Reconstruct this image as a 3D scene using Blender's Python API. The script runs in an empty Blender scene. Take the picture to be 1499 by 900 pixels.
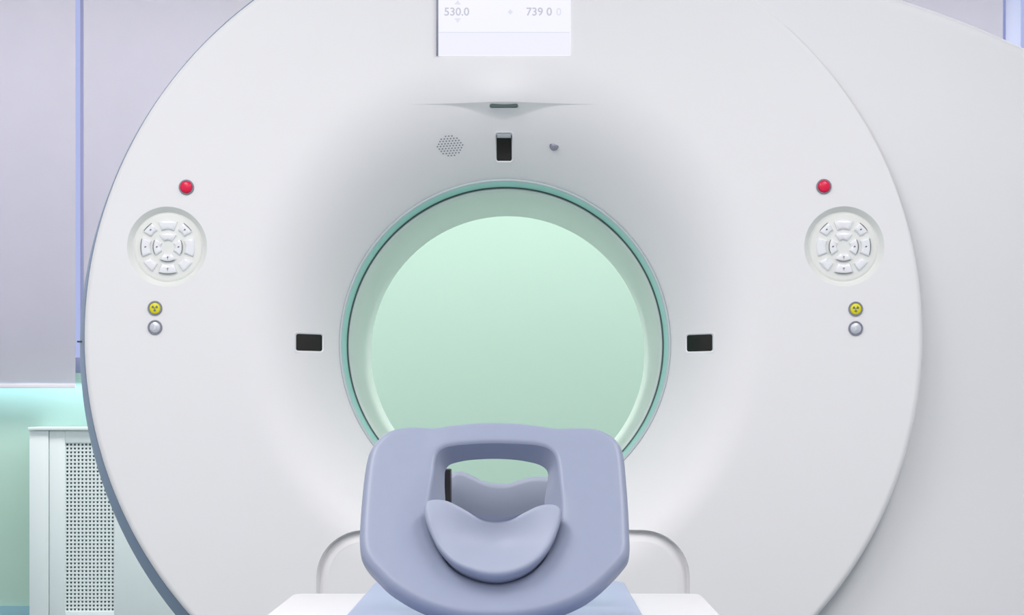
import bpy, bmesh, math
import numpy as np
from mathutils import Vector
from mathutils.geometry import delaunay_2d_cdt
PI = math.pi
scene = bpy.context.scene
C = scene.collection

# ------------------------------------------------------------------ camera (level, shift lens)
F = 3300.0; VX, VY = 772.0, 600.0; EYE = 0.84
cam = bpy.data.cameras.new('camera'); co = bpy.data.objects.new('camera', cam); C.objects.link(co)
co.location = (0, 0, EYE); co.rotation_euler = (PI/2, 0, 0)
cam.sensor_width = 36; cam.lens = F/1499*36
cam.shift_x = -(VX-749.5)/1499; cam.shift_y = (VY-450)/1499
cam.clip_start = .05
scene.camera = co
def at(px, py, Y):
    return (px-VX)*Y/F, EYE-(py-VY)*Y/F

# ------------------------------------------------------------------ materials
def mat(name, col, rough=.5, spec=.5, metal=0, emit=None, es=0, noise=0, nscale=40, bump=0, coat=0, transl=0):
    m = bpy.data.materials.new(name); m.use_nodes = True
    nt = m.node_tree; b = nt.nodes['Principled BSDF']
    b.inputs['Base Color'].default_value = (*col, 1); b.inputs['Roughness'].default_value = rough
    b.inputs['Specular IOR Level'].default_value = spec; b.inputs['Metallic'].default_value = metal
    b.inputs['Coat Weight'].default_value = coat; b.inputs['Coat Roughness'].default_value = .15
    if emit: b.inputs['Emission Color'].default_value = (*emit, 1); b.inputs['Emission Strength'].default_value = es
    if noise or bump:
        tc = nt.nodes.new('ShaderNodeTexCoord'); n = nt.nodes.new('ShaderNodeTexNoise')
        n.inputs['Scale'].default_value = nscale; n.inputs['Detail'].default_value = 3
        nt.links.new(tc.outputs['Object'], n.inputs['Vector'])
        if noise:
            mx = nt.nodes.new('ShaderNodeMix'); mx.data_type = 'RGBA'
            mx.inputs[6].default_value = (*[c*(1-noise) for c in col], 1)
            mx.inputs[7].default_value = (*[min(1, c*(1+noise)) for c in col], 1)
            nt.links.new(n.outputs['Fac'], mx.inputs[0]); nt.links.new(mx.outputs[2], b.inputs['Base Color'])
        if bump:
            bp = nt.nodes.new('ShaderNodeBump'); bp.inputs['Strength'].default_value = bump; bp.inputs['Distance'].default_value = .002
            nt.links.new(n.outputs['Fac'], bp.inputs['Height']); nt.links.new(bp.outputs['Normal'], b.inputs['Normal'])
    return m
M = dict(
    cover=mat('gantry_shell', (.84, .83, .84), .45, .4, noise=.01, nscale=3),
    housing=mat('rear_shell', (.83, .825, .84), .5, .4, noise=.01, nscale=3),
    rim=mat('slate_trim', (.25, .32, .46), .45, .4),
    lip=mat('ring_lip_plastic', (.50, .58, .60), .4, .4),
    teal=mat('teal_ring', (.33, .72, .66), .3, .5),
    tube=mat('bore_liner', (.71, .79, .74), .4, .4),
    dark=mat('dark_seam', (.06, .10, .10), .5),
    black=mat('smoked_glass', (.012, .011, .008), .12, .4),
    grey=mat('reflection_grey', (.30, .33, .36), .4),
    white=mat('white_plastic', (.86, .86, .88), .35, .5),
    cream=mat('keypad_face', (.80, .81, .78), .45, .4),
    key=mat('key_gloss', (.87, .87, .90), .2, .5, coat=.4),
    ink_and_shade=mat('ink_and_shade', (.16, .17, .17), .6),
    red=mat('red_plastic', (.80, .004, .06), .3, .5),
    yellow=mat('yellow_face', (.78, .72, .01), .4),
    silver=mat('silver_face', (.62, .64, .70), .35, .5, metal=.3),
    ring=mat('bezel_grey', (.26, .27, .33), .35, .5, metal=.3),
    table=mat('table_shell', (.80, .79, .81), .35, .4),
    pad=mat('blue_vinyl', (.235, .265, .36), .42, .4, noise=.02, nscale=60, bump=.05),
    mattress=mat('blue_vinyl_lightened', (.38, .44, .61), .42, .4, noise=.02, nscale=60, bump=.05),  # same vinyl as the pad, colour lightened to offset the holder's shadow
    cush=mat('blue_foam_cushion', (.27, .30, .39), .5, .35, noise=.02, nscale=60, bump=.05),
    cradle=mat('blue_cradle_shell', (.27, .30, .38), .5, .35, noise=.03, nscale=30),
    gap_bar=mat('black_gap', (.012, .010, .016), .5),
    wall=mat('wall_paint_mint', (.45, .62, .52), .6, .3, noise=.015, nscale=2),
    wallw=mat('wall_paint_pale', (.80, .80, .84), .7, .2, noise=.01, nscale=2),
    ceil=mat('ceiling_paint', (.85, .85, .87), .8, .1, noise=.01, nscale=2),
    floor=mat('floor_vinyl', (.22, .27, .28), .4, .4, noise=.04, nscale=12),
    base=mat('baseboard_blue', (.30, .52, .58), .4, .4, noise=.01),
    blind=mat('blind_fabric', (.67, .64, .68), .75, .2, noise=.02, nscale=9),
    frame=mat('window_frame_blue', (.57, .61, .82), .4),
    fins=mat('radiator_metal', (.42, .50, .50), .5),
    radiator=mat('radiator_enamel', (.74, .80, .80), .45, .4),
    screen=mat('screen_lit', (.02, .02, .02), .3, .3, emit=(.90, .90, 1.0), es=.97),
    screenb=mat('screen_lit_lower', (.02, .02, .02), .3, .3, emit=(.85, .85, .99), es=.97),
    stext=mat('screen_digits', (.02, .02, .02), .3, .3, emit=(.55, .56, .64), es=.97),
    sfaint=mat('screen_faint_marks', (.02, .02, .02), .3, .3, emit=(.74, .75, .86), es=.97),
)
gl = bpy.data.materials.new('window_glass'); gl.use_nodes = True; nt = gl.node_tree; nt.nodes.clear()
o_ = nt.nodes.new('ShaderNodeOutputMaterial'); mx = nt.nodes.new('ShaderNodeMixShader'); g1 = nt.nodes.new('ShaderNodeBsdfTransparent'); g2 = nt.nodes.new('ShaderNodeBsdfGlossy')
g2.inputs['Roughness'].default_value = .02; mx.inputs[0].default_value = .06; nt.links.new(g1.outputs[0], mx.inputs[1]); nt.links.new(g2.outputs[0], mx.inputs[2]); nt.links.new(mx.outputs[0], o_.inputs[0])
M['glass'] = gl

# ------------------------------------------------------------------ object helpers
def link(name, me, m, parent=None, smooth=True):
    if m: me.materials.append(M[m])
    o = bpy.data.objects.new(name, me); C.objects.link(o)
    if smooth: me.shade_smooth()
    if parent: o.parent = parent; o.matrix_parent_inverse = parent.matrix_basis.inverted()
    return o
def mesh(name, vs, fs, m, parent=None, smooth=True, recalc=True, sharp=None):
    me = bpy.data.meshes.new(name); me.from_pydata([tuple(v) for v in vs], [], fs); me.validate()
    if recalc:
        bm = bmesh.new(); bm.from_mesh(me); bmesh.ops.recalc_face_normals(bm, faces=bm.faces); bm.to_mesh(me); bm.free()
    o = link(name, me, m, parent, smooth)
    if smooth: me.set_sharp_from_angle(angle=math.radians(sharp if sharp else 38))
    return o
def empty(name, loc, parent=None):
    o = bpy.data.objects.new(name, None); C.objects.link(o); o.location = loc
    o.empty_display_size = .1
    if parent: o.parent = parent; o.matrix_parent_inverse = parent.matrix_basis.inverted()
    bpy.context.view_layer.update()
    return o
def tag(o, label=None, cat=None, group=None, kind=None):
    if label: o['label'] = label
    if cat: o['category'] = cat
    if group: o['group'] = group
    if kind: o['kind'] = kind
    return o
class MB:
    def __init__(s): s.bm = bmesh.new()
    def box(s, x0, x1, y0, y1, z0, z1, bev=0, seg=2):
        r = bmesh.ops.create_cube(s.bm, size=1)
        for v in r['verts']:
            v.co = Vector(((x0+x1)/2+v.co.x*(x1-x0), (y0+y1)/2+v.co.y*(y1-y0), (z0+z1)/2+v.co.z*(z1-z0)))
        if bev:
            es = list({e for v in r['verts'] for e in v.link_edges})
            bmesh.ops.bevel(s.bm, geom=es, offset=bev, segments=seg, affect='EDGES', profile=.5)
        return s
    def poly(s, loops, cap0=True, cap1=True):           # loft closed loops
        rows = [[s.bm.verts.new(p) for p in L] for L in loops]
        n = len(rows[0])
        for a, b in zip(rows, rows[1:]):
            for i in range(n): s.bm.faces.new((a[i], a[(i+1) % n], b[(i+1) % n], b[i]))
        if cap0: s.bm.faces.new(rows[0])
        if cap1: s.bm.faces.new(rows[-1][::-1])
        return s
    def build(s, name, m, parent=None, smooth=True, kind=None, ang=38):
        bmesh.ops.recalc_face_normals(s.bm, faces=s.bm.faces)
        me = bpy.data.meshes.new(name); s.bm.to_mesh(me); s.bm.free()
        o = link(name, me, m, parent, smooth)
        if smooth: me.set_sharp_from_angle(angle=math.radians(ang))
        if kind: o['kind'] = kind
        return o
def lathe_y(cx, cz, prof, n=96, closed=False):          # prof: (radius, y) ; axis along Y
    vs, fs = [], []
    for r, y in prof:
        for i in range(n):
            a = 2*PI*i/n; vs.append((cx+r*math.cos(a), y, cz+r*math.sin(a)))
    for k in range(len(prof)-1):
        for i in range(n):
            j = (i+1) % n; fs.append((k*n+i, k*n+j, (k+1)*n+j, (k+1)*n+i))
    return vs, fs
def disc_part(name, cx, cz, prof, m, parent, n=48, sharp=38):
    vs, fs = lathe_y(cx, cz, prof, n)
    if prof[-1][0] > 1e-6: fs.append(tuple(range((len(prof)-1)*n, len(prof)*n)))
    return mesh(name, vs, fs, m, parent, sharp=sharp)
def catmull(P, k=10, closed=True):
    P = [np.array(p, float) for p in P]; n = len(P); out = []
    rng = range(n) if closed else range(n-1)
    for i in rng:
        p0 = P[(i-1) % n] if closed or i > 0 else 2*P[0]-P[1]
        p1 = P[i]; p2 = P[(i+1) % n]
        p3 = P[(i+2) % n] if closed or i+2 < n else 2*P[-1]-P[-2]
        d1 = max(np.linalg.norm(p1-p0), 1e-6)**.5; d2 = max(np.linalg.norm(p2-p1), 1e-6)**.5; d3 = max(np.linalg.norm(p3-p2), 1e-6)**.5
        m1 = ((p1-p0)/d1-(p2-p0)/(d1+d2)+(p2-p1)/d2)*d2
        m2 = ((p2-p1)/d2-(p3-p1)/(d2+d3)+(p3-p2)/d3)*d2
        for t in np.arange(k)/k:
            out.append((2*t**3-3*t**2+1)*p1+(t**3-2*t**2+t)*m1+(-2*t**3+3*t**2)*p2+(t**3-t**2)*m2)
    if not closed: out.append(P[-1])
    return [tuple(p) for p in out]
def resample(L, step):
    P = np.array(L+[L[0]]); d = np.r_[0, np.cumsum(np.linalg.norm(np.diff(P, axis=0), axis=1))]
    n = max(8, int(d[-1]/step)); t = np.arange(n)*d[-1]/n
    return [(np.interp(a, d, P[:, 0]), np.interp(a, d, P[:, 1])) for a in t]
def ss(a, b, x):
    t = min(1, max(0, (x-a)/(b-a))); return t*t*(3-2*t)
def poly_dist(pts, loop):
    A = np.array(loop); B = np.roll(A, -1, axis=0); D = B-A; P = np.array(pts).reshape(-1, 1, 2)
    t = np.clip(((P-A)*D).sum(2)/np.maximum((D*D).sum(1), 1e-12), 0, 1)
    return np.sqrt((((A+t[..., None]*D)-P)**2).sum(2)).min(1)
def inside(pts, loop):
    P = np.array(pts); A = np.array(loop); B = np.roll(A, -1, axis=0)
    x, y = P[:, 0:1], P[:, 1:2]
    c = ((A[:, 1] > y) != (B[:, 1] > y)) & (x < (B[:, 0]-A[:, 0])*(y-A[:, 1])/np.where(B[:, 1] == A[:, 1], 1e-12, B[:, 1]-A[:, 1])+A[:, 0])
    return c.sum(1) % 2 == 1
def tri_region(outer, holes, pts, extra_edges=()):
    """constrained triangulation of a region; returns 2-D vertices and triangles"""
    V, E = [], []
    for L in [outer]+holes:
        b = len(V); V += list(L); E += [(b+i, b+(i+1) % len(L)) for i in range(len(L))]
    for L in extra_edges:
        b = len(V); V += list(L); E += [(b+i, b+i+1) for i in range(len(L)-1)]
    V += list(pts)
    r = delaunay_2d_cdt([Vector(v) for v in V], E, [], 0, 1e-6)
    v2 = np.array([(v.x, v.y) for v in r[0]]); f = np.array([list(t) for t in r[2] if len(t) == 3])
    cen = v2[f].mean(1)
    ok = inside(cen, outer)
    for h in holes: ok &= ~inside(cen, h)
    return v2, f[ok]

# ------------------------------------------------------------------ room shell
X0, X1, YB, YF, H = -3.1, 3.3, 8.5, -1.6, 2.8
def slab(name, *b, m, kind='structure'):
    o = MB().box(*b).build(name, m, None, False); o['kind'] = kind; return o
slab('floor', X0-.1, X1+.1, YF-.1, YB+.2, -.1, 0, m='floor')
slab('ceiling', X0-.1, X1+.1, YF-.1, YB+.2, H, H+.1, m='ceil')
slab('wall_left', X0-.1, X0, YF-.1, YB+.2, 0, H, m='wallw')
slab('wall_right', X1, X1+.1, YF-.1, YB+.2, 0, H, m='wallw')
slab('wall_front', X0, X1, YF-.1, YF, 0, H, m='wallw')
# rear wall with two window openings
W = [(-2.75, -1.00, .98, 2.5), (1.10, 2.6, .98, 2.5)]
wb = MB()
xs = [X0, W[0][0], W[0][1], W[1][0], W[1][1], X1]
for a, b, full in ((0, 1, 1), (1, 2, 0), (2, 3, 1), (3, 4, 0), (4, 5, 1)):
    if full: wb.box(xs[a], xs[b], YB, YB+.2, 0, H)
    else: wb.box(xs[a], xs[b], YB, YB+.2, 0, .98); wb.box(xs[a], xs[b], YB, YB+.2, 2.5, H)
wb.build('wall_back', 'wall', None, False)['kind'] = 'structure'
slab('baseboard_back', X0, X1, YB-.015, YB, 0, .103, m='base')
for k, (a, b, c, d) in enumerate(W):
    f = MB()
    for x in (a, -1.703 if k == 0 else (a+b)/2-.03, b-.06): f.box(x, x+.06, YB+.082, YB+.128, c+.001, d-.001, .004)
    f.box(a, b, YB+.08, YB+.13, c, c+.06, .004); f.box(a, b, YB+.08, YB+.13, d-.06, d, .004)
    fo = f.build('window_%d' % (k+1), 'frame'); fo['kind'] = 'structure'
    MB().box(a+.05, b-.05, YB+.1, YB+.106, c+.05, d-.05).build('glass', 'glass', fo, False)

# window panels (roller blinds hanging clear of the wall)
def blind(px0, px1, pyb, Y, label):
    xa, zb = at(px0, pyb, Y); xb, _ = at(px1, pyb, Y)
    t = tag(empty('roller_blind', ((xa+xb)/2, Y, zb)), label, 'blind', 'roller blinds on the rear windows')
    bm = bmesh.new(); n = 24
    rows = []
    for j, z in enumerate([zb+.012, 1.2, 1.6, 2.0, 2.4, 2.62]):
        rows.append([bm.verts.new((xa+(xb-xa)*i/n, Y+.002*math.sin(i*1.3+j), z)) for i in range(n+1)])
    for r0, r1 in zip(rows, rows[1:]):
        for i in range(n): bm.faces.new((r0[i], r0[i+1], r1[i+1], r1[i]))
    r = bmesh.ops.solidify(bm, geom=bm.faces[:], thickness=.0025)
    b = MB(); b.bm.free(); b.bm = bm; b.build('fabric', 'blind', t)
    MB().box(xa, xb, Y-.004, Y+.006, zb, zb+.016, .002).build('bottom_bar', 'blind', t)
    MB().box(xa-.003, xb+.003, Y-.05, YB-.001, 2.6, 2.72, .01).build('headbox', 'white', t)
blind(-290, 110.5, 568, 8.42, 'pale lavender roller blind at the far left, its bottom edge above the radiator cover')
blind(122.5, 402, 575, 8.42, 'pale lavender roller blind right of the blue slit, partly behind the round scanner front')
blind(1180, 1468, 560, 8.42, 'pale roller blind above the sloping top edge of the scanner at the right corner')

# ------------------------------------------------------------------ radiator cover
Yr = 8.28
xa, zt = at(43, 625, Yr); xm0, zm = at(95, 648, Yr); xm1, _ = at(167, 648, Yr); xe, _ = at(395, 648, Yr); xs_, _ = at(71, 640, Yr)
rc = tag(empty('radiator_cover', ((xa+xe)/2, Yr+.1, 0)), 'white radiator cover with perforated metal grille standing against the mint wall', 'radiator cover')
MB().box(xa-.004, xe, Yr-.012, YB-.001, zt-.012, zt, .003).build('top_shelf', 'radiator', rc)
f = MB()
f.box(xa, xs_, Yr, YB-.002, 0, zt-.013, .002)
f.box(xs_+.002, xm0, Yr+.004, Yr+.03, .02, zt-.013, .002)
f.box(xm0, xm1, Yr+.004, Yr+.03, zm, zt-.013, .001)
f.box(xm0, xm1, Yr+.004, Yr+.03, .02, .10, .001)
f.box(xm1, xe, Yr+.004, Yr+.03, .02, zt-.013, .002)
f.build('casing', 'radiator', rc)
g = MB(); pit = .0138
nx = int(round((xm1-xm0)/pit)); px_ = (xm1-xm0)/nx
for i in range(nx+1):
    x = xm0+i*px_; g.box(x-.0034, x+.0034, Yr+.010, Yr+.013, .10, zm)
nz = int((zm-.10)/pit)
for j in range(nz+1):
    z = .10+j*(zm-.10)/nz; g.box(xm0, xm1, Yr+.0095, Yr+.0132, z-.0034, z+.0034)
g.build('grille', 'radiator', rc, False)
MB().box(xm0, xm1, Yr+.09, Yr+.095, .05, zm).build('radiator_fins', 'fins', rc, False)

# ------------------------------------------------------------------ CT GANTRY
Y0 = 5.5
gx, gz = -.0563, 1.0045          # bore axis
dx, dz = -.0583, 1.018           # centre of the round front
RD = 1.025; RB = .4155
gantry = tag(empty('scanner_gantry', (gx, 5.9, 0)), 'white round-fronted medical scanner gantry with a wide open bore ringed in teal', 'medical scanner')
def crest_z(x):
    return EYE+(600-(150-1.5+3.5*min(1, abs(x-gx)/.235)**1.5))/600
def brow(x):
    u = abs(x-gx)
    return math.exp(-(u/.085)**2), max(0, 1-u/.235)
def cover_y(x, z, side=0):
    r = math.hypot(x-gx, z-gz)
    top = ss(-.2, 1, (z-gz)/max(r, 1e-6))
    r0 = .64+.065*top
    y = Y0
    if r < r0: y += .19*((r0-r)/(r0-RB))**2.15
    # brow over the bore
    u = abs(x-gx)
    if u < .235:
        c = crest_z(x); e, t = brow(x)
        b = .020*e+.004*t; L = .034*e+.005*t+.0005
        d = z-c
        if d >= 0 and not (d < 1e-7 and side < 0): y -= b*math.exp(-(d/.06)**2)
        elif d > -L:
            k = 1+d/L; y -= b*(k*k*(1.6-.6*k))
    rd = RD-math.hypot(x-dx, z-dz)
    re_ = .016-.0125*ss(0, .5, x-dx)*ss(1.0, 1.5, z)
    if rd < re_: q = re_-max(rd, 0); y += re_-math.sqrt(max(0, re_**2-q*q))
    return y
def circ(cx, cz, r, n): return [(cx+r*math.cos(2*PI*i/n), cz+r*math.sin(2*PI*i/n)) for i in range(n)]
def rrect(cx, cz, w, h, r, n=5):
    out = []
    for sx, sz, a0 in ((1, 1, 0), (-1, 1, 90), (-1, -1, 180), (1, -1, 270)):
        for i in range(n+1):
            a = math.radians(a0+90*i/n); out.append((cx+sx*(w/2-r)+r*math.cos(a), cz+sz*(h/2-r)+r*math.sin(a)))
    return out
def f0(px, py): return at(px, py, Y0)
KP = [f0(244.5, 361), f0(1236, 360.5)]; RK = .098
PORT = [(453, 501.5, 37, 27), (1024, 502, 37, 27), (738, 216.5, 25, 38)]
ports = []
for (a, b, w, h) in PORT:
    x, z = f0(a, b); y = cover_y(x, z); x, z = at(a, b, y); ports.append((x, z, w*y/F, h*y/F))
# docking recess: arch-topped opening under the bore
al, at_ = f0(463, 776); ar, _ = f0(1010, 776)
def arch(inset, zb):
    x0, x1, zt, r = al+inset, ar-inset, at_-inset, .115-inset
    out = [(x0, zb)]
    out = [(x1, zb)]
    for i in range(13): a = PI/2*i/12; out.append((x1-r+r*math.cos(a), zt-r+r*math.sin(a)))
    for i in range(1, 40): out.append((x1-r+(x0-x1+2*r)*i/40, zt))
    for i in range(13): a = PI/2+PI/2*i/12; out.append((x0+r+r*math.cos(a), zt-r+r*math.sin(a)))
    out.append((x0, zb)); return out
ARCH = resample(arch(0, .12), .012)
outer = [p for p in circ(dx, dz, RD, 900)]
holes = [circ(gx, gz, RB, 400)]+[circ(x, z, RK, 96) for x, z in KP]+[rrect(x, z, w, h, .006) for x, z, w, h in ports]+[ARCH]
pts = []
rr = list(np.arange(RB+.006, .70, .009))+list(np.arange(.72, 2.1, .03))
for r in rr:
    for i in range(360):
        a = 2*PI*(i+.5*(int(r*1000) % 2))/360; pts.append((gx+r*math.cos(a), gz+r*math.sin(a)))
for q in (.0005, .002, .0045, .008, .012, .016, .022): pts_edge = circ(dx, dz, RD-q, 900); pts += [(p[0], p[1], 1) for p in pts_edge]
keep = []
for p in pts:
    x, z = p[0], p[1]
    if len(p) == 3: keep.append((x, z)); continue
    if math.hypot(x-dx, z-dz) > RD-.025 or z < .02: continue
    if abs(x-gx) < .25 and -.055 < z-crest_z(x) < .085: continue
    keep.append((x, z))
cl = []
for x in np.linspace(gx-.2345, gx+.2345, 120):
    c = crest_z(x); e, t = brow(x); L = .034*e+.005*t+.0005
    cl.append((x, c))
    for k in (.15, .3, .5, .7, .85, 1, 1.15): keep.append((x, c-L*k))
    for q in (.048, .041): keep.append((x, c-q)) if q > L*1.2 else None
    for q in (.002, .006, .012, .02, .03, .042, .055, .07, .082): keep.append((x, c+q))
for x, z in KP:
    for q in (.004, .012, .022): keep += circ(x, z, RK+q, 96)
for x, z, w, h in ports: keep += rrect(x, z, w+.008, h+.008, .008)+rrect(x, z, w+.02, h+.02, .012)
keep = np.array(keep)
ok = np.ones(len(keep), bool)
for h in holes[1:]:
    hh = np.array(h); lo = hh.min(0)-.02; hi = hh.max(0)+.02
    near = ((keep > lo) & (keep < hi)).all(1); idx = np.where(near)[0]
    if len(idx):
        bad = inside(keep[idx], h) | (poly_dist(keep[idx], h) < .0025); ok[idx[bad]] = False
keep = [tuple(p) for p in keep[ok]]
v2, tri = tri_region(outer, holes, keep, [cl])
cen = v2[tri].mean(1); tri = tri[cen[:, 1] > .02]
me = bpy.data.meshes.new('front_cover')
a2 = v2[tri]; area = (a2[:, 1, 0]-a2[:, 0, 0])*(a2[:, 2, 1]-a2[:, 0, 1])-(a2[:, 2, 0]-a2[:, 0, 0])*(a2[:, 1, 1]-a2[:, 0, 1])
tri = np.array([t if s > 0 else t[::-1] for t, s in zip(tri, area)])
used = np.unique(tri); remap = -np.ones(len(v2), int); remap[used] = np.arange(len(used)); v2 = v2[used]; tri = remap[tri]
def surf_normal(fn, x, z):
    e = 4e-4
    gx_ = (fn(x+e, z)-fn(x-e, z))/(2*e); gz_ = (fn(x, z+e)-fn(x, z-e))/(2*e)
    n = Vector((gx_, -1, gz_)); n.normalize(); return n
def hf_mesh(name, v2, tri, fn, m, parent, pull=.0009):
    me = bpy.data.meshes.new(name)
    me.from_pydata([(p[0], fn(p[0], p[1]), p[1]) for p in v2], [], [tuple(int(i) for i in t) for t in tri])
    o = link(name, me, m, parent)
    nn = []
    for t in tri:
        c = v2[t].mean(0)
        for i in t:
            d = c-v2[i]; L = np.linalg.norm(d); p = v2[i]+d/max(L, 1e-9)*min(pull, L*.5)
            nn.append(surf_normal(fn, p[0], p[1]))
    me.normals_split_custom_set(nn)
    return o
hf_mesh('front_cover', v2, tri, cover_y, 'cover', gantry)

# slate trim around the left edge of the round front
vs, fs = [], []
n = 240; prof = [(RD+.001, dx, dz, Y0+.0165), (RD+.004, dx, dz, Y0+.020), (1.060, dx, .998, Y0+.135), (1.062, dx, .998, Y0+.15), (1.045, dx-.001, 1.003, Y0+.17), (1.00, dx, 1.003, Y0+.17)]
for i in range(n+1):
    a = math.radians(82+(247-82)*i/n)
    for r, cx, cz, y in prof: vs.append((cx+r*math.cos(a), y, max(.0, cz+r*math.sin(a))))
k = len(prof)
for i in range(n):
    for j in range(k-1): fs.append((i*k+j, i*k+j+1, (i+1)*k+j+1, (i+1)*k+j))
mesh('edge_trim', vs, fs, 'rim', gantry)
x, z = at(118, 500, Y0+.07)
MB().box(x-.007, x+.006, Y0+.06, Y0+.09, z-.002, z+.002).build('trim_joint', 'dark', gantry, False)

# teal ring, dark seam, bore liner
def yb(k): return Y0+.19+k
disc_part('bore_ring', gx, gz, [(RB+.004, yb(-.004)), (RB+.001, yb(-.006)), (RB-.0045, yb(-.003)), (.4060, yb(.045)), (.4045, yb(.055)), (.4045, yb(.075)), (.42, yb(.075))][:7], 'teal', gantry, 256)
bpy.data.objects['bore_ring'].data  # keep
o = bpy.data.objects['bore_ring']; me = o.data
bm = bmesh.new(); bm.from_mesh(me); big = [f for f in bm.faces if len(f.verts) > 8]; bmesh.ops.delete(bm, geom=big, context='FACES_ONLY'); bm.to_mesh(me); bm.free()
def tube(name, prof, m, n=256):
    vs, fs = lathe_y(gx, gz, prof, n); return mesh(name, vs, fs, m, gantry)
tube('ring_lip', [(RB+.003, yb(-.006)), (RB+.001, yb(-.009)), (RB-.002, yb(-.009)), (RB-.0045, yb(-.006)), (RB-.0045, yb(.002))], 'lip')
tube('ring_seam', [(.4047, yb(.062)), (.4010, yb(.064)), (.4010, yb(.072)), (.4055, yb(.072))], 'dark')
YE = 6.5
tube('bore_liner', [(.4045, yb(.0725)), (.3995, yb(.073)), (.3955, yb(.080)), (.394, yb(.09)), (.394, 6.2), (.394, YE), (.41, YE+.01), (.43, YE+.012)], 'tube')

# rear housing reaching out to the right
tp = catmull([(400, -60), (560, -105), (737, -118), (1000, -82), (1180, -34), (1308, 0), (1413, 34), (1499, 68), (1620, 122), (1740, 190), (1840, 275), (1890, 400), (1900, 520)], 12, False)
tpx = [at(a, b, 5.56) for a, b in tp]
TX = [p[0] for p in tpx]; TZ = [p[1] for p in tpx]
def gap(x, z): return .003+.064*(1-ss(.6, 1.52, z))
def house_y(x, z): return Y0+gap(x, z)+.11*max(0, x-.55)**1.7+.06*max(0, x-.95)**2
def resid(x): return np.interp(x, TX[:-13], TZ[:-13])
vs, fs = [], []
# closed outline of the housing (clockwise from lower left), lofted backwards
oz = [(dx, .02)]
OUT = [(dx, .02)]+[(dx, z) for z in np.linspace(.1, 2.0, 30)]
# simple polygon: bottom-left -> top-left -> along top curve -> down the right -> bottom-right
top = [(x, z) for x, z in tpx if x > dx+.01]
OUTL = [(dx, .02), (dx, np.interp(dx, TX, TZ))]+top+[(tpx[-1][0], z) for z in np.linspace(1.0, .02, 20)][1:]
OUTL = resample(OUTL, .02)
pin = []
for x in np.arange(dx+.02, 2.0, .04):
    for z in np.arange(.04, 2.2, .04): pin.append((x, z))
pin = np.array(pin); q = inside(pin, OUTL) & (poly_dist(pin, OUTL) > .035); pin = [tuple(p) for p in pin[q]]
R_ = .02
def shrink(L, d):
    A = np.array(L); T = np.roll(A, -1, 0)-np.roll(A, 1, 0); T /= np.linalg.norm(T, axis=1)[:, None]
    N = np.c_[-T[:, 1], T[:, 0]]; B = A+N*d
    s = 1 if inside(B[:1], L)[0] else -1
    return [tuple(p) for p in A+s*N*d]
for d in (.001, .003, .007, .013, .02, .028): pin += shrink(OUTL, d)
v2, tri = tri_region(OUTL, [circ(gx, gz, .73, 96)], pin)
dist = {}
OA = OUTL
def house_e(x, z):
    d = poly_dist([(x, z)], OA)[0]
    y = house_y(x, z)
    if d < R_: q = R_-d; y += R_-math.sqrt(max(0, R_*R_-q*q))
    return y
a2 = v2[tri]; area = (a2[:, 1, 0]-a2[:, 0, 0])*(a2[:, 2, 1]-a2[:, 0, 1])-(a2[:, 2, 0]-a2[:, 0, 0])*(a2[:, 1, 1]-a2[:, 0, 1])
tri = np.array([t if s > 0 else t[::-1] for t, s in zip(tri, area)])
used = np.unique(tri); remap = -np.ones(len(v2), int); remap[used] = np.arange(len(used)); v2 = v2[used]; tri = remap[tri]
nb = len(v2)
vs = [(p[0], house_e(p[0], p[1]), p[1]) for p in v2]; fs = [tuple(int(i) for i in t) for t in tri]
b0 = len(vs); nL = len(OUTL)
for y in (None, 6.30, 6.34):
    L = OUTL if y != 6.34 else shrink(OUTL, .04)
    for p in L: vs.append((p[0], house_y(p[0], p[1])+R_ if y is None else y, p[1]))
for k in range(2):
    for i in range(nL):
        j = (i+1) % nL
        if max(OUTL[i][0], OUTL[j][0]) < dx+.005: continue
        fs.append((b0+k*nL+i, b0+k*nL+j, b0+(k+1)*nL+j, b0+(k+1)*nL+i))
me = bpy.data.meshes.new('rear_housing'); me.from_pydata(vs, [], fs)
bm = bmesh.new(); bm.from_mesh(me); bmesh.ops.remove_doubles(bm, verts=bm.verts, dist=.0008); bmesh.ops.recalc_face_normals(bm, faces=bm.faces); bm.to_mesh(me); bm.free()
o = link('rear_housing', me, 'housing', gantry); me.set_sharp_from_angle(angle=math.radians(50))
# drum behind the round front, ring shaped around the bore
vs, fs = lathe_y(dx, dz-.012, [(.60, 5.66), (1.0, 5.66), (1.0, 6.40), (.96, 6.50), (.44, 6.512), (.42, 6.505)], 160)
vs = [(x, y, max(.02, z)) for x, y, z in vs]
mesh('rear_drum', vs, fs, 'housing', gantry)

# docking recess below the bore
A0 = ARCH
bm_ = []
INL = [(0, .0), (.001, .004), (.003, .026), (.006, .028), (.011, .023), (.019, .017), (.030, .016)]
lo_ = []
for ins, dep in INL:
    L = arch(ins, .12+ins)
    # keep equal counts
    lo_.append([(x, cover_y(x, z)+dep, z) for x, z in L])
m_ = MB(); m_.poly(lo_, cap0=False, cap1=False)
L_in = [(x, z) for x, z in arch(.030, .15)]
L_in = resample(L_in, .012)
ip = np.array([(x, z) for x in np.arange(al, ar, .015) for z in np.arange(.1, .62, .015)])
ip = ip[inside(ip, L_in) & (poly_dist(ip, L_in) > .006) & (np.hypot(ip[:, 0]-gx, ip[:, 1]-gz) > 0)]
v2, tri = tri_region(L_in, [], [tuple(p) for p in ip])
m_.build('recess_edge', 'cover', gantry, ang=60)
mesh('docking_panel', [(p[0], cover_y(p[0], p[1])+.016, p[1]) for p in v2], [tuple(int(i) for i in t) for t in tri], 'cover', gantry)

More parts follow.
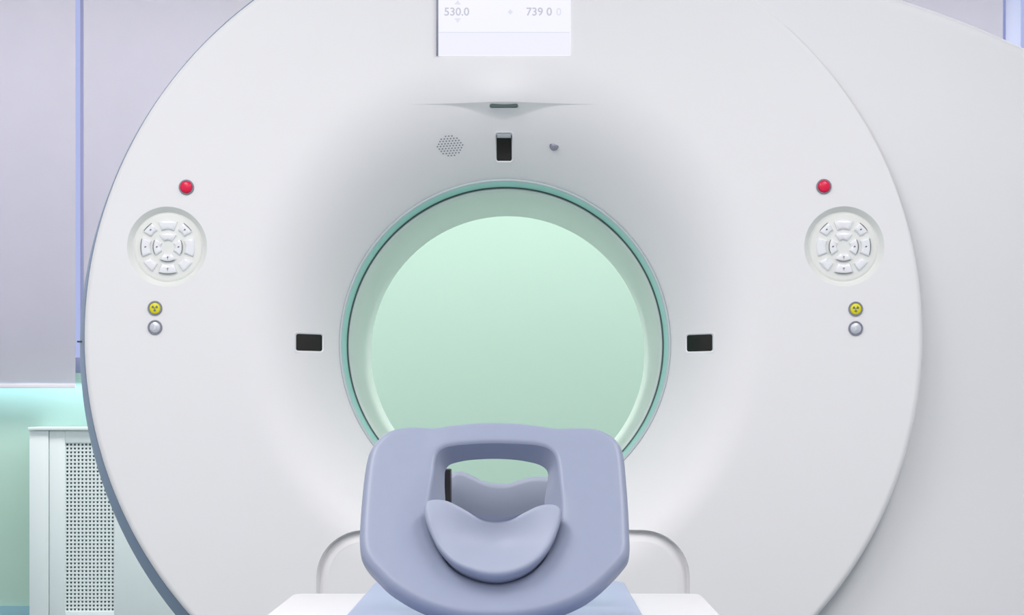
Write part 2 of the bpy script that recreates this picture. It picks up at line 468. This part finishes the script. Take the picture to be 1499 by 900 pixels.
# laser ports
for k, (x, z, w, h) in enumerate(ports):
    t = empty('laser_port', (x, cover_y(x, z), z), gantry); t['label'] = 'dark window set in a white bezel'
    yl = [cover_y(p[0], p[1]) for p in rrect(x, z, w, h, .006)]; ymax = max(yl)
    L0 = [(p[0], cover_y(p[0], p[1]), p[1]) for p in rrect(x, z, w, h, .006)]
    L1 = [(p[0], cover_y(p[0], p[1])+.0005, p[1]) for p in rrect(x, z, w-.002, h-.002, .0055)]
    yg = (min(yl)+ymax)/2+.004
    L2 = [(p[0], cover_y(p[0], p[1])+.0025, p[1]) for p in rrect(x, z, w-.0045, h-.0045, .005)]
    L3 = [(p[0], cover_y(p[0], p[1])+.012, p[1]) for p in rrect(x, z, w-.0045, h-.0045, .005)]
    La = [(p[0], cover_y(p[0], p[1])+.001, p[1]) for p in rrect(x, z, w+.0065, h+.0065, .009)]
    Lb = [(p[0], cover_y(p[0], p[1])-.0016, p[1]) for p in rrect(x, z, w+.005, h+.005, .008)]
    Lc = [(p[0], cover_y(p[0], p[1])-.0016, p[1]) for p in rrect(x, z, w+.001, h+.001, .0065)]
    MB().poly([La, Lb, Lc, L1, L2, L3], False, False).build('port_bezel', 'white', t)
    L4 = [(p[0], cover_y(p[0], p[1])+.0035, p[1]) for p in rrect(x, z, w-.0046, h-.0046, .005)]
    L5 = [(p[0], cover_y(p[0], p[1])+.010, p[1]) for p in rrect(x, z, w-.0046, h-.0046, .005)]
    MB().poly([L4, L5]).build('port_glass', 'black', t)
    if k == 2:
        zz = z+h/2-.002
        MB().box(x-w/2+.004, x+w/2-.004, cover_y(x, zz)-.001, cover_y(x, zz)+.010, zz-.010, zz, .001).build('port_reflection', 'grey', t)  # grey strip standing in for a reflection at the top of the glass

# slot in the brow
x, z = f0(737.5, 153.5)
e = brow(x); y = cover_y(x, z)
sl = empty('air_slot', (x, y, z), gantry)
MB().poly([[(p[0], y-.004, p[1]) for p in rrect(x, z, .070, .0115, .0055)], [(p[0], y+.03, p[1]) for p in rrect(x, z, .070, .0115, .0055)]], False, True).build('slot_lip', 'white', sl)
MB().poly([[(p[0], y-.0042, p[1]) for p in rrect(x, z, .066, .0085, .004)], [(p[0], y+.02, p[1]) for p in rrect(x, z, .066, .0085, .004)]]).build('slot_opening', 'dark', sl)

# speaker holes and microphone
m_ = MB(); cx, cy = 659, 214
for j in range(-4, 5):
    for i in range(-5, 6):
        px = cx+i*4.6+(2.3 if j % 2 else 0)+j*.5; py = cy+j*3.6-i*.3
        if ((px-cx)/20.5)**2+((py-cy)/15.5)**2 > 1: continue
        x, z = f0(px, py); y = cover_y(x, z); x, z = at(px, py, y); y = cover_y(x, z); nrm = surf_normal(cover_y, x, z)
        a_ = nrm.orthogonal().normalized(); b_ = nrm.cross(a_); c_ = Vector((x, y, z))+nrm*.0006
        vv = [m_.bm.verts.new(c_+(a_*math.cos(q)+b_*math.sin(q))*.0021) for q in np.arange(8)*PI/4]; m_.bm.faces.new(vv)
o = m_.build('speaker_grille', 'ring', gantry, False); o['label'] = 'oval cluster of small speaker holes'
x, z = f0(811, 214); y = cover_y(x, z); x, z = at(811, 214, y); y = cover_y(x, z)
disc_part('microphone', x, z, [(.0115, y+.006), (.0112, y-.001), (.009, y-.003), (.0075, y-.002), (.004, y-.004), (.0005, y-.0045)], 'ring', gantry, 32)

# display
sx0, sz0 = f0(640, 82); sx1, sz1 = f0(835.5, -120)
sc = empty('display', ((sx0+sx1)/2, Y0-.002, sz0), gantry); sc['label'] = 'lit white display panel with position readings'
yS = Y0-.003
m_ = MB().box(sx0, sx1, yS, Y0+.02, sz0, sz1, .002); m_.build('display_glass', 'screen', sc)
_, zl = f0(640, 48)
MB().box(sx0+.004, sx1-.002, yS-.0006, yS+.001, sz0+.002, zl-.001).build('display_field', 'screenb', sc, False)
MB().box(sx0+.004, sx1-.002, yS-.0007, yS+.001, zl-.001, zl+.0015).build('display_line', 'sfaint', sc, False)
MB().box(sx0-.002, sx0+.003, yS-.006, Y0+.02, sz0, sz1, .001).build('display_edge', 'ring', sc)
def text(s, px, py, hpx, m, name, parent, sx=1.0):
    cu = bpy.data.curves.new(name, 'FONT'); cu.body = s; cu.size = 1; cu.align_x = 'LEFT'; cu.extrude = 0; cu.resolution_u = 4; cu.offset = .016
    t = bpy.data.objects.new('tmp', cu); C.objects.link(t); bpy.context.view_layer.update()
    me = bpy.data.meshes.new_from_object(t.evaluated_get(bpy.context.evaluated_depsgraph_get())); bpy.data.objects.remove(t)
    k = hpx/600/.70; x, z = f0(px, py)
    for v in me.vertices: v.co = Vector((x+v.co.x*k*sx, yS-.001, z+v.co.y*k))
    return link(name, me, m, parent, False)
text('530.0', 650, 23, 11.5, 'stext', 'reading_text', sc, 1.02)
text('739 0', 770, 23, 11.5, 'stext', 'reading_text', sc, 1.02)
text('0', 814, 23, 11, 'sfaint', 'reading_text', sc)
def polymark(P, m, name, parent, y, unit=None):
    b = bmesh.new(); vv = [b.verts.new((p[0], y, p[1])) for p in P]; b.faces.new(vv)
    q = MB(); q.bm.free(); q.bm = b; return q.build(name, m, parent, False)
polymark([f0(665, 27), f0(675, 27), f0(670, 34)], 'sfaint', 'arrow_mark', sc, yS-.001)
polymark([f0(665, 7), f0(675, 7), f0(670, 1)], 'sfaint', 'arrow_mark', sc, yS-.001)
polymark([f0(743, 18), f0(747, 14), f0(751, 18), f0(747, 22)], 'sfaint', 'arrow_mark', sc, yS-.001)

# keypads
def sector(r0, r1, a, da, n=8):
    L = [(r1, a-da+2*da*i/n) for i in range(n+1)]+[(r0, a+da-2*da*i/n) for i in range(n+1)]
    return [(r*math.cos(math.radians(t)), r*math.sin(math.radians(t))) for r, t in L]
def inset_poly(P, d):
    c = np.mean(P, 0); A = np.array(P)-c; L = np.linalg.norm(A, axis=1)[:, None]; return [tuple(p) for p in c+A*(1-d/L)]
for k, (kx, kz) in enumerate(KP):
    kp = empty('control_panel', (kx, Y0, kz), gantry)
    kp['label'] = 'round recessed keypad %s of the bore' % ('left', 'right')[k]
    yd = Y0+.017
    vs, fs = lathe_y(kx, kz, [(RK, Y0), (RK-.0015, Y0+.0008), (.088, Y0+.016), (.0855, Y0+.018), (.084, Y0+.0172), (.083, yd-.001), (.078, yd-.002), (.0005, yd-.0025)], 96)
    o = mesh('recess', vs, fs, 'cream', kp, sharp=60)
    white_o = {0: (90, 0, 225, 315), 1: (90, 180, 225, 315)}[k]
    yk = yd-.002
    def key(r0, r1, a, da):
        P = sector(r0, r1, a, da)
        loops = []
        for ins, y in ((-.0005, yk+.002), (0, yk-.002), (.0012, yk-.0045), (.004, yk-.0058), (.008, yk-.0062)):
            loops.append([(kx+p[0], y, kz+p[1]) for p in inset_poly(P, ins)])
        MB().poly(loops, False, True).build('button', 'key', kp, ang=55)
    def marks(r0, r1, a, da, arc=True, dot=True):
        m_ = MB(); n = 10; t = math.radians
        if arc:  # shadow at the key edge, drawn as a dark arc
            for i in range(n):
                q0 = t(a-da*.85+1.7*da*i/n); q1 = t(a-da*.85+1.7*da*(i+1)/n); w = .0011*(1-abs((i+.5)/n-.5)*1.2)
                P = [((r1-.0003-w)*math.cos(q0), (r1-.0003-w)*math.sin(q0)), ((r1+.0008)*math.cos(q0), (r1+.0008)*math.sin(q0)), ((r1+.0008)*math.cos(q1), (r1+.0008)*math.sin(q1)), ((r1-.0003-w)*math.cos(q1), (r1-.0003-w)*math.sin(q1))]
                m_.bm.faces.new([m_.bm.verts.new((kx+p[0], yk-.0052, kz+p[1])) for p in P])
        if dot:
            rm = (r0+r1)/2; c = (rm*math.cos(t(a)), rm*math.sin(t(a)))
            shapes = [[(-.0006, -.004), (.0006, -.004), (.0006, .004), (-.0006, .004)], [(-.0028, .0002), (.0028, .0014), (.0024, .0026), (-.0028, .0014)]] if a in (270,) else [[(-.003, -.0015), (.001, -.0018), (.003, .0014), (-.0005, .0022)]]
            for S in shapes: m_.bm.faces.new([m_.bm.verts.new((kx+c[0]+p[0], yk-.0066, kz+c[1]+p[1])) for p in S])
        m_.build('button_symbol_and_shade', 'ink_and_shade', kp, False)
    for a in range(0, 360, 45):
        diag = a % 90
        r0, r1, da = (.048, .070, 13) if diag else (.043, .066, 21)
        key(r0, r1, a, da)
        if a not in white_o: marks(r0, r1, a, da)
    for a in (0, 90, 180, 270):
        key(.017, .036, a, 35)
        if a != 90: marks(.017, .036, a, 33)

# round buttons and indicators
for k, (px, py) in enumerate([(273, 274), (1206, 273)]):
    x, z = f0(px, py); t = empty('emergency_button', (x, Y0, z), gantry); t['label'] = 'round red push button with grey bezel'
    vs, fs = lathe_y(x, z, [(.0185, Y0+.002), (.0185, Y0-.003), (.017, Y0-.005), (.0155, Y0-.005), (.0150, Y0+.002)], 48); mesh('bezel', vs, fs, 'ring', t)
    disc_part('cap', x, z, [(.0150, Y0+.001), (.0150, Y0-.006), (.0135, Y0-.0085), (.010, Y0-.010), (.005, Y0-.0106), (.0005, Y0-.0108)], 'red', t, 48)
for k, (px, py, kind) in enumerate([(227, 451, 0), (1252.5, 452, 0), (227, 479, 1), (1252.5, 480.5, 1)]):
    x, z = f0(px, py); t = empty('warning_light' if kind == 0 else 'status_light', (x, Y0, z), gantry)
    t['label'] = 'yellow round indicator with dark trefoil' if kind == 0 else 'small silver round indicator with grey ring'
    vs, fs = lathe_y(x, z, [(.0178, Y0+.002), (.0178, Y0-.003), (.0165, Y0-.005), (.0142, Y0-.005), (.0135, Y0+.001)], 48); mesh('bezel', vs, fs, 'ring', t)
    disc_part('lens', x, z, [(.0137, Y0+.001), (.0137, Y0-.003), (.012, Y0-.0042), (.0005, Y0-.0044)], 'yellow' if kind == 0 else 'silver', t, 48)
    m_ = MB()
    if kind == 0:
        for a in (30, 150, 270):
            m_.bm.faces.new([m_.bm.verts.new((x+p[0], Y0-.0052, z+p[1])) for p in sector(.0022, .0078, a, 27, 6)])
        m_.bm.faces.new([m_.bm.verts.new((x+.0013*math.cos(q), Y0-.0052, z+.0013*math.sin(q))) for q in np.arange(8)*PI/4])
        m_.build('trefoil_symbol', 'ink_and_shade', t, False)
    else:
        m_.box(x-.001, x+.001, Y0-.0052, Y0-.0046, z-.006, z+.006); m_.box(x-.005, x+.001, Y0-.0052, Y0-.0046, z-.0065, z-.005)
        m_.build('indicator_symbol', 'white', t, False)

# ------------------------------------------------------------------ patient table
TZ_ = at(0, 868, 4.75)[1]
tx0, tx1 = at(427, 868, 4.75)[0], at(1028, 868, 4.75)[0]
tc = (tx0+tx1)/2; tw = (tx1-tx0)
tab = tag(empty('patient_table', (tc, 3.5, 0)), 'wide white patient table pointing into the scanner bore, under the blue mattress', 'patient table')
def prism_rr(name, cx, cy, w, l, r, z0, z1, bev, m, parent, n=8):
    def L(i, z): return [(p[0], p[1], z) for p in rrect(cx, cy, w-2*i, l-2*i, max(.004, r-i), n)]
    loops = [L(bev, z0), L(bev*.3, z0+bev*.3), L(0, z0+bev), L(0, z1-bev)]
    for t in (15, 30, 45, 60, 75, 90): a = math.radians(t); loops.append(L(bev*(1-math.cos(a)), z1-bev+bev*math.sin(a)))
    return MB().poly(loops).build(name, m, parent, ang=50)
prism_rr('tabletop', tc, 3.5, tw, 2.5, .035, TZ_-.07, TZ_, .012, 'table', tab)
prism_rr('pedestal', tc, 3.6, tw*.72, 1.7, .06, .06, TZ_-.07, .01, 'table', tab)
prism_rr('foot_plate', tc, 3.6, tw*.85, 1.9, .06, 0, .06, .012, 'ring', tab)

# mattress
mx0, mzt = at(548, 847, 4.6); mx1, _ = at(915, 847, 4.6)
mt = MB()
mc = (mx0+mx1)/2; mw = mx1-mx0; my0, my1 = 2.7, 4.6
def ML(i, z): return [(p[0], p[1], z) for p in rrect(mc, (my0+my1)/2, mw-2*i, my1-my0-2*i, max(.004, .03-i), 8)]
loops = [ML(.006, TZ_), ML(0, TZ_+.008), ML(0, mzt-.014)]
for t in (15, 30, 45, 60, 75, 90): a = math.radians(t); loops.append(ML(.010*(1-math.cos(a)), mzt-.014+.010*math.sin(a)))
loops += [ML(.03, mzt-.001), ML(.06, mzt)]
tag(mt.poly(loops).build('mattress', 'mattress', None, ang=60), 'flat blue-grey vinyl mattress on the white table beneath the head holder', 'mattress')

# ------------------------------------------------------------------ head holder
TH = math.radians(38); U = np.array([0, math.sin(TH), math.cos(TH)]); N = np.array([0, -math.cos(TH), math.sin(TH)])
_, zb = at(0, 900, 3.80); YP = 3.55; O = np.array([at(724, 0, YP)[0], YP, at(0, 900, YP)[1]])
CAM = np.array([0, 0, EYE])
def toplane(px, py, off=0):
    d = np.array([(px-VX)/F, 1, -(py-VY)/F]); o = O+N*off
    t = ((o-CAM)@N)/(d@N); p = CAM+d*t-o
    return (p[0], p@U)
def P3(a, b, h): return tuple(O+np.array([a, 0, 0])+U*b+N*h)
hold = tag(empty('head_holder', tuple(O)), 'blue-grey padded head holder with a central opening, leaning back on the mattress', 'head holder')
OUTP = [(537, 668), (542, 653), (552, 640), (563, 630), (576, 624.5), (600, 621), (618, 621.5), (636, 622.5), (665, 619), (695, 616.3), (724, 615.3), (753, 616.3), (782, 619.2), (813, 622.8), (835, 622), (858, 622), (874, 624), (889, 629.5), (902, 639), (910, 651), (914, 668), (917, 700), (920, 740), (921.5, 775), (922, 800), (919, 811), (911, 822), (897, 837), (879, 854), (862, 867), (845, 876.5), (822, 886), (798, 893), (770, 898.5), (742, 901), (708, 901), (680, 899.5), (652, 894), (625, 885.5), (600, 874), (580, 862), (566, 852), (552, 838), (538, 823), (529, 807), (526, 790), (526.5, 765), (529, 730), (532.5, 695)]
H1 = [(636, 690), (637, 676), (640, 663), (648, 655.5), (665, 651.3), (693, 648.8), (724, 647.6), (758, 648.6), (786, 650.8), (803, 655.5), (812, 664), (816, 680), (818, 705), (820, 735), (818, 765), (806, 799), (785, 825), (757, 841), (726, 847), (695, 842), (665, 827), (643, 802), (630, 768), (630, 735), (633, 710)]
H2 = [(651, 700), (652, 688), (658, 680.5), (679, 674.6), (703, 672.2), (724, 671.6), (748, 672.5), (769, 675.2), (791, 681), (801.5, 690), (800.5, 711), (797, 735), (798, 800), (788, 850), (757, 872), (726, 878), (695, 872), (662, 850), (652, 800), (652, 735), (651, 715)]
CU = [(620.5, 739), (625, 731), (637.8, 728.3), (651.6, 729.6), (672, 736.5), (693, 743.7), (707, 747.5), (725, 749), (748, 747.8), (768.8, 742.6), (786, 737.5), (803, 735.3), (815, 737), (822, 745), (820.5, 759), (812, 783), (800, 803.5), (782.6, 821), (762, 833), (738, 839.5), (713.6, 839.5), (689.5, 833), (665.4, 821.6), (644.7, 802), (631, 778), (622.3, 755)]
T = .041
oO = resample(catmull([toplane(*p) for p in OUTP], 8), .006)
b0_ = min(p[1] for p in oO)
O = O-U*0  # origin kept; the shell is lifted so that its lowest edge touches the mattress
h1 = resample(catmull([toplane(*p) for p in H1], 8), .005)
RO = .014; RH = .008
cxy = toplane(722, 775)
def plate_h(P):
    P = np.atleast_2d(P); do = poly_dist(P, oO); dh = poly_dist(P, h1)
    h = np.zeros(len(P))
    q = np.clip(RO-do, 0, RO); h -= RO-np.sqrt(RO*RO-q*q)
    q = np.clip(RH-dh, 0, RH)/RH; h -= .0045*q*q
    r = np.hypot((P[:, 0]-cxy[0])/.165, (P[:, 1]-cxy[1])/.165)
    s = np.clip(1-r, 0, 1); h -= .024*s*s*(3-2*s)
    # raised saddle above the opening
    u = np.abs(P[:, 0]-toplane(725, 650)[0]); w = np.clip((.125-u)/.05, 0, 1); v = np.clip((P[:, 1]-toplane(724, 690)[1])/.05, 0, 1)
    h += .0025*w*w*(3-2*w)*v
    return h
pin = np.array([(x, z) for x in np.arange(-.27, .27, .007) for z in np.arange(b0_, b0_+.5, .007)])
q = inside(pin, oO) & ~inside(pin, h1) & (poly_dist(pin, oO) > RO+.003) & (poly_dist(pin, h1) > RH+.003)
pin = [tuple(p) for p in pin[q]]
for d in (.0004, .0015, .0035, .006, .010, .014): pin += shrink(oO, d)
hole_out = lambda d: [tuple(p) for p in (np.array(h1)+(np.array(h1)-np.array(shrink(h1, d))))]
for d in (.0003, .001, .0025, .005, .008): pin += hole_out(d)
v2, tri = tri_region(oO, [h1], pin)
hh = plate_h(v2)
e = 5e-4
gxn = (plate_h(v2+[e, 0])-plate_h(v2-[e, 0]))/(2*e); gyn = (plate_h(v2+[0, e])-plate_h(v2-[0, e]))/(2*e)
vs = [P3(p[0], p[1], h) for p, h in zip(v2, hh)]; fs = [tuple(int(i) for i in t) for t in tri]
def strip(L0, L1):
    b = len(vs); n = len(L0); vs.extend(L0); vs.extend(L1)
    for i in range(n): j = (i+1) % n; fs.append((b+i, b+j, b+n+j, b+n+i))
ho = plate_h(oO)
r0 = [P3(p[0], p[1], h) for p, h in zip(oO, ho)]
seq = [r0]+[[P3(p[0], p[1], -T+y) for p in (shrink(oO, i) if i else oO)] for i, y in ((0, .012), (.002, .006), (.006, .002), (.012, 0))]
for a, b in zip(seq, seq[1:]): strip(a, b)
h2 = catmull([toplane(px, py, -T) for px, py in H2], 8)
# match point counts: sample both hole loops by angle
hc = np.mean(h1, 0)
def by_angle(L, c, n=120):
    A = np.array(L)-c; ang = np.arctan2(A[:, 1], A[:, 0]); o_ = np.argsort(ang); ang = ang[o_]; A = A[o_]
    t = np.linspace(-PI, PI, n, endpoint=False)
    ax = np.r_[ang-2*PI, ang, ang+2*PI]; X = np.r_[A[:, 0], A[:, 0], A[:, 0]]; Y = np.r_[A[:, 1], A[:, 1], A[:, 1]]
    return [(np.interp(q, ax, X)+c[0], np.interp(q, ax, Y)+c[1]) for q in t]
ha = by_angle(h1, hc, 160); hb = by_angle(resample(h2, .004), hc, 160)
h1h = plate_h(ha)
mid = lambda t: [(a[0]*(1-t)+b[0]*t, a[1]*(1-t)+b[1]*t) for a, b in zip(ha, hb)]
seq2 = [[P3(p[0], p[1], h) for p, h in zip(ha, h1h)]]+[[P3(p[0], p[1], -.0045-(T-.0045)*t) for p in mid(t**1.0)] for t in (.3, .6, .9, 1.0)]
for a, b in zip(seq2, seq2[1:]): strip(a, b)
# back face
bo = shrink(oO, .012)
vb, tb = tri_region(bo, [hb], [])
b = len(vs); vs += [P3(p[0], p[1], -T) for p in vb]; fs += [tuple(int(i)+b for i in t[::-1]) for t in tb]
me = bpy.data.meshes.new('shell'); me.from_pydata(vs, [], fs)
bm = bmesh.new(); bm.from_mesh(me); bmesh.ops.remove_doubles(bm, verts=bm.verts, dist=.0003); bmesh.ops.recalc_face_normals(bm, faces=bm.faces); bm.to_mesh(me); bm.free()
o = link('shell', me, 'pad', hold); me.set_sharp_from_angle(angle=math.radians(60))
zmin = min(v.co.z for v in me.vertices)
print('holder lowest', zmin, 'mattress top', mzt)

# crescent neck cushion sitting in the opening
OFF = .026
cu = resample(catmull([toplane(px, py, OFF) for px, py in CU], 8), .004)
cc = toplane(722, 776, OFF)
RC = .008
def cush_h(P):
    P = np.atleast_2d(P); d = poly_dist(P, cu); h = np.zeros(len(P))
    q = np.clip(RC-d, 0, RC); h -= RC-np.sqrt(RC*RC-q*q)
    r = np.hypot((P[:, 0]-cc[0])/.112, (P[:, 1]-cc[1])/.085)
    s = np.clip(1-r, 0, 1); h -= .034*s*s*(3-2*s)
    return h
pin = np.array([(x, z) for x in np.arange(-.16, .16, .005) for z in np.arange(b0_, b0_+.35, .005)])
q = inside(pin, cu) & (poly_dist(pin, cu) > RC+.002); pin = [tuple(p) for p in pin[q]]
for d in (.0003, .001, .0025, .005, .008, .011): pin += shrink(cu, d)
v2, tri = tri_region(cu, [], pin)
vs = [P3(p[0], p[1], OFF+h) for p, h in zip(v2, cush_h(v2))]; fs = [tuple(int(i) for i in t) for t in tri]
hu = cush_h(cu)
seq = [[P3(p[0], p[1], OFF+h) for p, h in zip(cu, hu)]]+[[P3(p[0], p[1], y) for p in (shrink(cu, i) if i else cu)] for i, y in ((0.0005, .012), (.002, .004), (.005, -.004), (.008, -.012), (.008, -.040))]
for a, b in zip(seq, seq[1:]): strip(a, b)
me = bpy.data.meshes.new('neck_cushion'); me.from_pydata(vs, [], fs)
bm = bmesh.new(); bm.from_mesh(me); bmesh.ops.remove_doubles(bm, verts=bm.verts, dist=.0003); bmesh.ops.recalc_face_normals(bm, faces=bm.faces); bm.to_mesh(me); bm.free()
o = link('neck_cushion', me, 'cush', hold); me.set_sharp_from_angle(angle=math.radians(70)); o['label'] = 'lighter crescent-shaped neck cushion'

# wavy cradle wall seen through the opening
WV = [(659, 700), (661, 694.5), (666, 690.8), (676, 690.8), (690.4, 696.7), (707.5, 704.8), (724.6, 708.4), (744, 708), (761, 703), (778, 698.7), (795, 698), (815, 699.5), (830, 704)]
YC = 3.95
wv = catmull([at(px, py, YC) for px, py in WV], 6, False)
vs, fs = [], []
def bow(x): u = (x-tc-.005)/.12; return YC+.02-.03*u*u*.6
prof = [(0, 0, 1), (-.004, -.0015, 1), (-.010, -.0010, 1), (-.016, .004, 1)]
cols = []
for x, z in wv:
    c = []
    for yy, zz in ((.022, -.05), (.022, -.008), (.018, -.002), (.011, 0), (.004, -.002), (0, -.009), (0, -.05)): c.append((x, bow(x)+yy, z+zz))
    c.append((x, bow(x)-.006, mzt+.06)); c.append((x, bow(x)-.008, mzt+.001)); c.insert(0, (x, bow(x)+.022, mzt+.001)); cols.append(c)
k = len(cols[0])
vs = [p for c in cols for p in c]
for i in range(len(cols)-1):
    for j in range(k): fs.append((i*k+j, i*k+(j+1) % k, (i+1)*k+(j+1) % k, (i+1)*k+j))
fs.append(tuple(range(k))); fs.append(tuple(range((len(cols)-1)*k, len(cols)*k)))
o = mesh('cradle_wall', vs, fs, 'cradle', hold, sharp=50); o['label'] = 'darker blue-grey wall with a wavy top edge'
bx0, bz1 = at(650.5, 687, 3.86); bx1, _ = at(659.5, 687, 3.86)
MB().box(bx0-.012, bx1, 3.86, 3.92, mzt+.001, bz1, .002).build('gap_bar', 'gap_bar', hold)  # black bar added to stand for the dark gap beside the cradle wall

# ------------------------------------------------------------------ lights
def area(name, loc, rot, sx, sy, power, col=(1, 1, 1), spread=180):
    l = bpy.data.lights.new(name, 'AREA'); l.shape = 'RECTANGLE'; l.size = sx; l.size_y = sy; l.energy = power; l.color = col; l.spread = math.radians(spread)
    o = bpy.data.objects.new(name, l); C.objects.link(o); o.location = loc; o.rotation_euler = rot; return o
LC = (1, .965, .95)
area('ceiling_lamp', (-1.2, 3.2, H-.02), (0, 0, 0), .6, 1.8, 48, LC)
area('ceiling_lamp', (1.3, 3.2, H-.02), (0, 0, 0), .6, 1.8, 40, LC)
area('ceiling_lamp', (-1.0, .8, H-.02), (0, 0, 0), .6, 1.8, 44, LC)
area('ceiling_lamp', (.8, .8, H-.02), (0, 0, 0), .6, 1.8, 36, LC)
area('ceiling_lamp', (-.15, 7.4, H-.02), (0, 0, 0), 5.6, .6, 104, (1, .985, .97))
area('window_leak', (-1.9, YB-.045, .945), (0, 0, 0), 1.9, .05, 1.8, (.55, .80, 1))
w = bpy.data.worlds.new('sky'); scene.world = w; w.use_nodes = True
w.node_tree.nodes['Background'].inputs[0].default_value = (.44, .50, .84, 1); w.node_tree.nodes['Background'].inputs[1].default_value = 1.0
vs_ = scene.view_settings; vs_.view_transform = 'Standard'; vs_.look = 'None'; vs_.gamma = 1; vs_.exposure = .05
scene.display_settings.display_device = 'sRGB'
scene.cycles.use_denoising = True
scene.cycles.max_bounces = 10; scene.cycles.diffuse_bounces = 6
